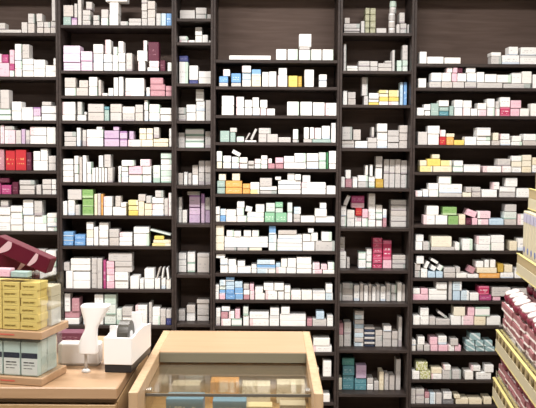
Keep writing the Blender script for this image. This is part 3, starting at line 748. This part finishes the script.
for (x, y, w, d, h, c, lab) in cin:
    o = MB().box(-w / 2, w / 2, 0, d, 0, h, 0.001).build('display_box', MATS[c][1][0])
    o.location = (x, y, 0.8706)
    tag(o, lab, 'box', 'boxes inside the glass display case')

# ------------------------------------------------------------------ beech counter on the other side
ctr = empty('service_counter', (0, 0, 0))
tag(ctr, 'beech service counter carrying the stacked displays, scanner and tape dispenser', 'counter')
cyF, cyB = ground(110, 388).y, ground(150, 336).y
cxR = ground(117.5, 388).x
cxL = -1.75
MB().box(cxL, cxR, cyF, cyB, CT - 0.030, CT, 0.003).build('worktop', BEECH, ctr)
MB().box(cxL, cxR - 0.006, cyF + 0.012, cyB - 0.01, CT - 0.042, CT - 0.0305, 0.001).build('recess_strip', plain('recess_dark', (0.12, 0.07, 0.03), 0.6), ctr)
MB().box(cxR - 0.026, cxR - 0.004, cyF + 0.028, cyB - 0.006, 0.001, CT - 0.0425, 0.001).build('end_panel', BEECH2, ctr)
MB().box(cxL, cxR - 0.027, cyF + 0.028, cyB - 0.006, 0.08, CT - 0.0425, 0.001).build('carcass', BEECH2, ctr)
MB().box(cxL, cxR - 0.03, cyF + 0.06, cyB - 0.03, 0.001, 0.079, 0.001).build('plinth', DARK, ctr)
for (a, b) in ((cxL + .01, -1.10), (-1.09, cxR - 0.006)):
    d = MB().box(a, b, cyF + 0.006, cyF + 0.027, 0.80, CT - 0.046, 0.0015).build('drawer_front', BEECH2, ctr)
    MB().box((a + b) / 2 - .06, (a + b) / 2 + .06, cyF - 0.012, cyF + 0.0055, 0.86, 0.872, 0.002).build('drawer_handle', CHROME, d)
    MB().box(a, b, cyF + 0.006, cyF + 0.027, 0.10, 0.795, 0.0015).build('door', BEECH2, ctr)


# ------------------------------------------------------------------ counter displays: boards with clear boxes
ba, bb_ = ground(43.5, 379, 1.002), ground(67, 366, 1.002)
DROT = -math.degrees(math.atan2(bb_.x - ba.x, bb_.y - ba.y))
print('DROT', DROT, (bb_ - ba).length)


def display(name, label, corner, z0, bw, bd, th, ah, aw, ad):
    """a beech board with a clear acrylic box on it; corner = its near right corner"""
    e = empty(name, (corner[0], corner[1], z0), math.radians(DROT))
    tag(e, label, 'counter display', None)
    MB().box(-bw, 0, 0, bd, 0, th, 0.002).build('board', BEECH, e)
    t = 0.003
    x0, x1, y0, y1, zz = -aw - 0.004, -0.004, 0.006, 0.006 + ad, th + 0.0006
    MB().box(x0, x1, y0, y0 + t, zz, zz + ah, 0.0005).build('clear_front', ACRYL, e)
    MB().box(x0, x1, y1 - t, y1, zz, zz + ah, 0.0005).build('clear_back', ACRYL, e)
    MB().box(x0, x0 + t, y0 + t, y1 - t, zz, zz + ah, 0.0005).build('clear_side', ACRYL, e)
    MB().box(x1 - t, x1, y0 + t, y1 - t, zz, zz + ah, 0.0005).build('clear_side', ACRYL, e)
    MB().box(x0 + t, x1 - t, y0 + t, y1 - t, zz + ah - t, zz + ah, 0.0005).build('clear_lid', ACRYL, e)
    red = plain('red_print', (0.55, 0.12, 0.08), 0.5)
    MB().box(-0.115, -0.075, -0.0008, -0.0002, th * .42, th * .60, 0.0001).build('printed_strip', red, e)
    return e


cp = ground(42, 386.8)
low = display('acrylic_display', 'lower clear acrylic display on a beech board, holding teal and white cartons', (cp.x, cp.y), CT + 0.0006, 0.30, 0.150, 0.0205, 0.098, 0.29, 0.125)
zU = CT + 0.0006 + 0.0205 + 0.0006 + 0.098 + 0.0006
upp = display('acrylic_display', 'upper clear acrylic display on a beech board, holding yellow cartons', (cp.x, cp.y), zU, 0.30, 0.165, 0.0205, 0.136, 0.29, 0.14)


def in_display(e, x, y, z):
    return e.matrix_basis @ Vector((x, y, z))


# cartons in the lower display
tealw = carton('teal_white_carton', (0.62, 0.74, 0.72), ink_amount=0.0)
navy = plain('navy_band', (0.012, 0.02, 0.05), 0.4)
wpan = plain('white_panel', (0.86, 0.87, 0.87), 0.4)
inkm = plain('black_ink', (0.05, 0.05, 0.06), 0.5)
for j, yy in enumerate((0.012, 0.070)):
    for k, xx in enumerate((-0.0400, -0.0895, -0.1390, -0.1885)):
        w, d, h = 0.0462, 0.054, 0.088
        o = MB().box(-w / 2, w / 2, 0, d, 0, h, 0.0008).build('teal_carton', tealw)
        o.location = in_display(low, xx, yy, 0.0205 + 0.0014)
        o.rotation_euler = (0, 0, math.radians(DROT))
        MB().box(-w / 2 + .001, w / 2 - .001, -0.0006, -0.0001, 0.0455, 0.0595, 0.0001).build('navy_band', navy, o)
        MB().box(-w / 2 + .001, w / 2 - .001, -0.0006, -0.0001, 0.003, 0.0450, 0.0001).build('white_panel', wpan, o)
        if j == 0:
            m = MB()
            for (a, b, zz) in ((-.016, -.003, .036), (-.001, .013, .036), (-.016, .002, .028), (.004, .015, .028), (-.016, -.008, .020), (-.006, .008, .020)):
                m.box(a, b, -0.0009, -0.00065, zz - (.0032 if zz > .03 else .0018), zz, 0.0001)
            m.build('lettering', inkm, o)
        tag(o, f"teal and white carton, {ORD[k + 1]} from the acrylic corner, {'front' if j == 0 else 'back'} row of lower display",
            'medicine box', 'teal cartons in the lower acrylic display')
# yellow cartons in the upper display
yel = carton('yellow_carton', (0.90, 0.70, 0.24), ink=(0.42, 0.26, 0.03), ink_amount=0.85)
rowsn = ('bottom', 'second', 'third', 'fourth', 'fifth', 'top')
for k, xx in enumerate((-0.040, -0.090, -0.140)):
    for r in range(6):
        w, d, h = 0.0475, 0.058, 0.0199
        o = MB().box(-w / 2, w / 2, 0, d, 0, h, 0.0008).build('yellow_carton', yel)
        o.location = in_display(upp, xx + (0.002 if r % 2 else -0.001) * (k == 0), 0.012, 0.0205 + 0.0014 + r * (h + 0.0006))
        o.rotation_euler = (0, 0, math.radians(DROT))
        m = MB()
        m.box(-0.018, -0.002, -0.0006, -0.0001, 0.008, 0.0115, 0.0001)
        m.box(0.000, 0.012, -0.0006, -0.0001, 0.008, 0.0115, 0.0001)
        m.build('lettering', plain('brown_ink', (0.30, 0.20, 0.03), 0.5), o)
        tag(o, f"yellow carton, {rowsn[r]} of the {('stack at the acrylic corner', 'middle stack', 'stack away from the acrylic corner')[k]}, upper counter display",
            'medicine box', 'yellow cartons in the upper acrylic display')
crm = [('w', .042, 'bottom'), ('c', .032, 'second'), ('c', .028, 'top')]
zz = 0.0205 + 0.0014
for c, h, word in crm:
    o = MB().box(-0.024, 0.024, 0, 0.058, 0, h, 0.0008).build('medicine_box', MATS[c][1][0])
    o.location = in_display(upp, -0.032, 0.076, zz)
    o.rotation_euler = (0, 0, math.radians(DROT))
    zz += h + 0.0008
    tag(o, f"{MATS[c][0]} box, {word} of the stack behind the yellow cartons in the upper counter display", 'medicine box')

# on the lid of the upper display: a pale green box, a pink box and long dark red packs lying across them
zt = zU + 0.0205 + 0.0006 + 0.136 + 0.0008


def on_lid(name, label, x, y, z, w, d, h, mat, rz=DROT, ry=0.0):
    o = MB().box(-w / 2, w / 2, -d / 2, d / 2, 0, h, 0.001).build(name, mat)
    o.location = in_display(upp, x, y, z - zU)
    o.rotation_euler = (0, math.radians(ry), math.radians(rz))
    return tag(o, label, 'pack', 'packs lying on the upper counter display')


on_lid('soft_pack', 'pale green pack lying on the upper counter display under the dark red packs', -0.066, 0.024, zt, 0.044, 0.03, 0.014, MATS['e'][1][0])
on_lid('soft_pack', 'pink pack lying on the upper counter display under the dark red packs', -0.112, 0.024, zt, 0.040, 0.03, 0.020, MATS['p'][1][0])
mar = plain('maroon_card', (0.095, 0.006, 0.017), 0.5, 0.0, 0.2)
swo = plain('pale_pink_print', (0.62, 0.42, 0.45), 0.45)


def maroon(label, c, length, hh, d, ry, rz, marks):
    e = empty('maroon_pack', c, 0)
    e.rotation_euler = (0, math.radians(ry), math.radians(rz))
    tag(e, label, 'pack', 'dark red packs on the upper counter display')
    MB().box(-length / 2, length / 2, -d / 2, d / 2, -hh / 2, hh / 2, 0.0015).build('carton', mar, e)
    for (x, w, sl) in marks:
        m = MB()
        y = -d / 2 - 0.0006
        ring = []
        n = 10
        # a leaf-shaped mark on the face
        pts = []
        for i in range(n + 1):
            t = i / n
            pts.append((x + sl * (t - .5) * hh + w * math.sin(math.pi * t) * .5 + w * .25, -hh * .46 + t * hh * .92))
        for i in range(n, -1, -1):
            t = i / n
            pts.append((x + sl * (t - .5) * hh - w * .25, -hh * .46 + t * hh * .92))
        rings = [[(p[0], y, p[1]) for p in pts], [(p[0], -d / 2 - 0.0001, p[1]) for p in pts]]
        m.loft(rings)
        m.build('printed_mark', swo, e)
    return e


MC = at(25, 258, ground(43.5, 386).y + 0.062 + 0.03)
maroon('long dark red pack with pale pink leaf marks sloping down across the upper counter display',
       (MC.x, MC.y, zt + 0.003 + 0.080 * math.sin(math.radians(21)) + 0.021 * math.cos(math.radians(21))), 0.160, 0.042, 0.04, 21, DROT, ((-0.052, 0.022, 0.5), (0.034, 0.014, 0.3)))
maroon('short dark red pack lying behind the long sloping one on the upper counter display',
       in_display(upp, -0.13, 0.135, zt - zU + 0.0235), 0.11, 0.045, 0.03, 0, DROT, ((0.02, 0.016, 0.6),))

# ------------------------------------------------------------------ things on the counter
# hand-held scanner on its stand
g = ground(86, 372)
u = g.y / F
sc = empty('barcode_scanner', g)
tag(sc, 'white handheld barcode scanner standing on its grey stand at the counter', 'barcode scanner')
MB().lathe((0, 0, 0), [(0.012, 0), (0.012, .004), (0.008, .008), (0.004, .009)], 24).build('stand_foot', GPLAST, sc, True)
MB().lathe((0, 0, 0.009), [(0.0042, 0), (0.0042, 21 * u - 0.010)], 12).build('stand_pole', GPLAST, sc, True)


def section(z, w, d, yo=0.0, xo=0.0, n=20, e=4.0):
    pts = []
    for i in range(n):
        a = 2 * math.pi * i / n
        c, s = math.cos(a), math.sin(a)
        pts.append((xo + w / 2 * math.copysign(abs(c) ** (2 / e), c), yo + d / 2 * math.copysign(abs(s) ** (2 / e), s), z))
    return pts


z0 = 19.5 * u
prof = [(0, 18.5, .030, 2.5), (1, 20, .036, 2.3), (10, 19, .034, 2.5), (18, 15.5, .030, 4), (25, 12.5, .026, 6), (27.5, 13.2, .028, 6.5), (32, 17, .036, 7.4), (39, 23, .052, 8.2), (46, 28.5, .066, 8.8), (47.4, 29, .068, 9), (48, 28.6, .066, 9)]
MB().loft([section(z0 + a * u, w * u, d, d / 2 - 0.016, (o_) * u) for (a, w, d, o_) in prof]).build('scanner_body', WPLAST, sc, True)
MB().box(-0.004, 0.018, 0.030, 0.046, z0 + 20 * u, z0 + 29 * u, 0.002).build('trigger', GPLAST, sc)

# low white device behind the scanner stand
a, b = ground(58, 366), ground(100, 366)
dv = empty('card_terminal', ((a.x + b.x) / 2, a.y, CT + 0.0006))
tag(dv, 'low white box-shaped device standing behind the scanner stand', 'device')
hw2 = (b.x - a.x) / 2
MB().box(-hw2, hw2, 0, 0.05, 0.004, 0.062, 0.003).build('housing', plain('device_white', (0.74, 0.72, 0.70), 0.4), dv)
MB().box(-hw2 + .006, hw2 - .006, 0.004, 0.046, 0, 0.0035, 0.0005).build('foot', GPLAST, dv)
MB().box(hw2 - 0.030, hw2 - 0.008, -0.0012, -0.0002, 0.010, 0.056, 0.0003).build('front_plate', plain('device_grey', (0.60, 0.57, 0.54), 0.4), dv)

# dark red cartons stacked behind
for k, (px0, px1, hh) in enumerate(((57, 83, .030), (57, 83, .029))):
    a, b = ground(px0, 353), ground(px1, 353)
    o = MB().box(a.x, b.x, a.y, a.y + 0.06, 0, hh, 0.001).build('plum_carton', carton('plum_carton', (0.13, 0.035, 0.06), ink=(0.45, 0.28, 0.33), ink_amount=0.6))
    o.location.z = CT + 0.0008 + k * 0.0306
    tag(o, ('lower' if k == 0 else 'upper') + ' dark plum carton of two stacked behind the white device on the counter', 'box', 'plum cartons on the counter')

# tape dispenser: white trough on a black foot
g0, g1 = ground(103.5, 373), ground(132, 373)
wd = g1.x - g0.x
u = g0.y / F
td = empty('tape_dispenser', ((g0.x + g1.x) / 2, g0.y, CT + 0.0006), math.radians(-5))
tag(td, 'white tape dispenser with black base and a dark roll beside the scanner', 'tape dispenser')
hw3, Lg = wd / 2, 0.25
MB().box(-hw3 + .002, hw3 - .002, 0.002, Lg - .002, 0, 8 * u, 0.0015).build('base', BPLAST, td)
zb0 = 8 * u + 0.0005
zt0 = 36 * u
t = 0.006
MB().box(-hw3, hw3, 0, t, zb0, zt0, 0.002).build('front_wall', WPLAST, td)
MB().box(-hw3 + t, hw3 - t, t, Lg - t, zb0, zb0 + .004, 0.001).build('trough_floor', WPLAST, td)
for s in (-1, 1):
    xs = (s * hw3, s * (hw3 - t)) if s < 0 else (hw3 - t, hw3)
    prof2 = [(t, zb0), (Lg - t, zb0), (Lg - t, zt0 * 0.93), (Lg * .62, zt0 * 1.03), (Lg * .34, zt0 * 1.04), (t + .03, zt0 * .98), (t, zt0 * .98)]
    MB().loft([[(xs[0], y, z) for y, z in prof2], [(xs[1], y, z) for y, z in prof2]]).build('side_wall', WPLAST, td)
MB().box(hw3 - t - 0.034, hw3 - t - 0.001, 0.165, 0.172, zb0 + .005, zt0 * 1.42, 0.002).build('end_post', WPLAST, td)
MB().lathe((-0.018, 0.105, zb0 + 0.058), [(0.0, 0), (0.044, 0), (0.044, 0.030), (0.0, 0.030)], 32, 'X').build('tape_roll', plain('dark_tape', (0.05, 0.045, 0.035), 0.35), td)
MB().lathe((-0.020, 0.105, zb0 + 0.058), [(0.0, 0), (0.016, 0), (0.016, 0.034), (0.0, 0.034)], 24, 'X').build('roll_hub', WPLAST, td)
MB().box(-hw3 + .001, hw3 - .001, Lg - t + .0005, Lg, zb0, zt0 * .9, 0.002).build('back_wall', WPLAST, td)
MB().box(-hw3 + t + .003, -hw3 + t + .022, 0.030, 0.034, zb0 + .01, zt0 * 1.28, 0.001).build('cutter_arm', WPLAST, td)

# ------------------------------------------------------------------ tray stand (gondola) with price rails
PHI = math.atan((GV - 268) / F)
gz = 4.0
gm = gz / F
gon = empty('tray_stand', ((499 - 268) * gm, gz, 0), -PHI)
tag(gon, 'pale metal tray stand with yellow price rails holding dark red packets beside the shelves', 'display stand')
GL = 2.2


def trayz(py):
    return CAM_H - (py - 145) * gm


zA, zB, zC, zD = trayz(330), trayz(379), trayz(252), trayz(187)
xA, xB, xC, xD = 0.0, (492 - 494) * gm, (513 - 494) * gm, (523 - 494) * gm
BX = 0.46
for (nm, x, z) in (('tray', xA, zA), ('tray', xB, zB), ('tray', xC, zC), ('tray', xD, zD)):
    MB().box(x + 0.012, BX, -GL, -0.001, z - 0.062, z - 0.05, 0.001).build('tray', TRAY, gon)
    r = MB().box(x, x + 0.011, -GL, 0, z - 0.085, z - 0.040, 0.001).build('price_rail', RAIL, gon)
    MB().box(x + 0.002, x + 0.011, -GL, 0, z - 0.039, z - 0.002, 0.001).build('upper_rail', RAIL2, r)
    MB().box(x - 0.0015, x + 0.011, -GL, 0, z - 0.0015, z + 0.0025, 0.0008).build('rail_lip', plain('rail_lip', (0.60, 0.52, 0.20), 0.4), r)
    MB().box(x - 0.002, x - 0.0004, -GL, 0, z - 0.088, z - 0.083, 0.0005).build('rail_edge', plain('rail_edge', (0.60, 0.52, 0.20), 0.4), r)
    if z in (zA, zB):
        for k in range(13):
            yy = -0.045 - 0.088 * k
            MB().lathe((x - 0.0035, yy, z - 0.020), [(0.012, 0), (0.0135, 0.002), (0.0135, 0.005)], 16, 'X').build('rail_stud', STUD, r)
MB().box(BX, BX + 0.03, -GL, 0, 0, 1.75, 0.002).build('back_panel', plain('gondola_back', (0.38, 0.31, 0.23), 0.6), gon)
MB().box(0.02, BX, -GL + .02, -0.02, 0, 0.1, 0.002).build('plinth', TRAY, gon)
for yy in (-0.03, -GL + 0.03):
    MB().box(BX - 0.03, BX - 0.0005, yy - .015, yy + .015, 0.1, 1.75, 0.002).build('upright', TRAY, gon)
for (x, z) in ((xA, zA), (xB, zB)):
    MB().box(x + 0.013, x + 0.0155, -GL, -0.004, z - 0.049, z + 0.035, 0.0004).build('clear_guard', ACRYL, gon)


def gpos(x, y, z):
    return gon.matrix_basis @ Vector((x, y, z))


# flat dark red and white packets piled in the two lower trays
pk_side = carton('packet_side', (0.40, 0.31, 0.28), ink=(0.2, 0.02, 0.06), ink_amount=0.8, accent=(0.16, 0.02, 0.045), where='low')
pk_diag = carton('packet_front', (0.30, 0.12, 0.13), ink_amount=0.0, pattern='diag', pcol=(0.80, 0.74, 0.71))
pk_red = plain('packet_red', (0.13, 0.006, 0.022), 0.45)
pk_white = plain('packet_white', (0.70, 0.62, 0.60), 0.4)


def packet(x, y, z, w, l, h, tilt, label, group, top, plainer):
    e = empty('flat_packet', gpos(x, y, z), -PHI)
    e.rotation_euler = (0, math.radians(tilt[0]), -PHI + math.radians(tilt[1]))
    tag(e, label, 'packet', group)
    if not top:
        MB().box(-w / 2, w / 2, -l / 2, l / 2, 0, h, 0.002).build('wrapper', pk_side if plainer else pk_diag, e)
    else:
        MB().loft([section(0.0, w, l * .96), section(h * .35, w, l), section(h * .7, w * .98, l * .97), section(h * .9, w * .8, l * .85)]).build('wrapper', pk_red, e, True)
        MB().loft([section(h * .905, w * .80, l * .72), section(h * 1.15, w * .76, l * .60), section(h * 1.3, w * .5, l * .36)]).build('white_panel', pk_white, e, True)
    return e


def pile(tray, x, y, z, n, h, w, l, idx, colname, top_tilt):
    for k in range(n):
        top = k == n - 1
        tw = 'topmost' if top else ('bottom' if k == 0 else ORD[k + 1])
        packet(x + random.uniform(-.006, .006), y, z + k * (h + 0.0008) + (0.0145 if top else 0), w * random.uniform(.93, 1), l, h, (random.uniform(-20, -10), random.uniform(-8, 8)) if top else (0, random.uniform(-2, 2)), f"{'grey-brown' if k < n - 4 else 'dark red and white'} packet, {tw} in {ORD[idx + 1]} {colname} pile from far end, {tray} tray",
               f"packets piled in the {tray} tray", top, k < n - 4)


for i in range(12):
    y = -0.050 - 0.088 * i
    pile('upper', xA + 0.068, y, zA - 0.0492, 6, 0.0345, 0.088, 0.080, i, 'outer', 0)
    if i < 8:
        pile('upper', xA + 0.175, y, zA - 0.0492, 7, 0.0345, 0.095, 0.080, i, 'inner', 0)
for i in range(11):
    y = -0.050 - 0.088 * i
    pile('lower', xB + 0.068, y, zB - 0.0492, 5, 0.0285, 0.088, 0.080, i, 'outer', 0)

# tall cream packs in the third tray, tan packs in the top tray
crp = carton('cream_pack', (0.52, 0.47, 0.34), ink=(0.35, 0.35, 0.6), ink_amount=0.3)
bluem = plain('blue_spot', (0.10, 0.13, 0.36), 0.4)
lil = plain('lilac_head', (0.40, 0.39, 0.52), 0.4)
for i in range(7):
    y = -0.045 - 0.078 * i
    e = empty('tall_pack', gpos(xC + 0.058, y, zC - 0.0494), -PHI)
    w, l, h = 0.07, 0.066, 0.238
    MB().box(-w / 2, w / 2, -l / 2, l / 2, 0, h, 0.003).build('carton', crp, e)
    MB().box(-w / 2 - .0008, w / 2, -l / 2 - .0008, l / 2 - .004, h * .80, h * .96, 0.0005).build('lilac_band', lil, e)
    MB().lathe((-0.002, -l / 2 - 0.0012, h * .30), [(0.001, 0), (0.014, 0), (0.014, 0.001)], 20, 'Y').build('blue_spot', bluem, e)
    MB().lathe((-w / 2 - 0.0012, 0.0, h * .30), [(0.001, 0), (0.014, 0), (0.014, 0.001)], 20, 'X').build('blue_spot', bluem, e)
    tag(e, f"tall cream pack with lilac band, {ORD[i + 1]} from the far end on the tray stand", 'pack', 'tall cream packs on the tray stand')
for i in range(6):
    y = -0.075 - 0.085 * i
    w, l, h = 0.08, 0.075, 0.165
    o = MB().box(-w / 2, w / 2, -l / 2, l / 2, 0, h, 0.002).build('tan_pack', carton('tan_pack', (0.38, 0.29, 0.18), ink=(0.8, 0.7, 0.4), ink_amount=0.3))
    o.location = gpos(xD + 0.062, y, zD - 0.0494)
    o.rotation_euler = (0, 0, -PHI)
    tag(o, f"tan pack standing in the top tray of the tray stand, {ORD[i + 1]} from the far end", 'pack', 'tan packs in the top tray')

# ------------------------------------------------------------------ world and colour
wd_ = bpy.data.worlds.new('world')
SC.world = wd_
wd_.use_nodes = True
wd_.node_tree.nodes['Background'].inputs[0].default_value = (1, 0.98, 0.95, 1)
wd_.node_tree.nodes['Background'].inputs[1].default_value = 0.02
SC.view_settings.view_transform = 'Standard'
SC.view_settings.look = 'None'
SC.view_settings.exposure = EXPO
SC.view_settings.gamma = 1
SC.view_settings.use_curve_mapping = False
SC.cycles.max_bounces = 8
SC.cycles.transparent_max_bounces = 16
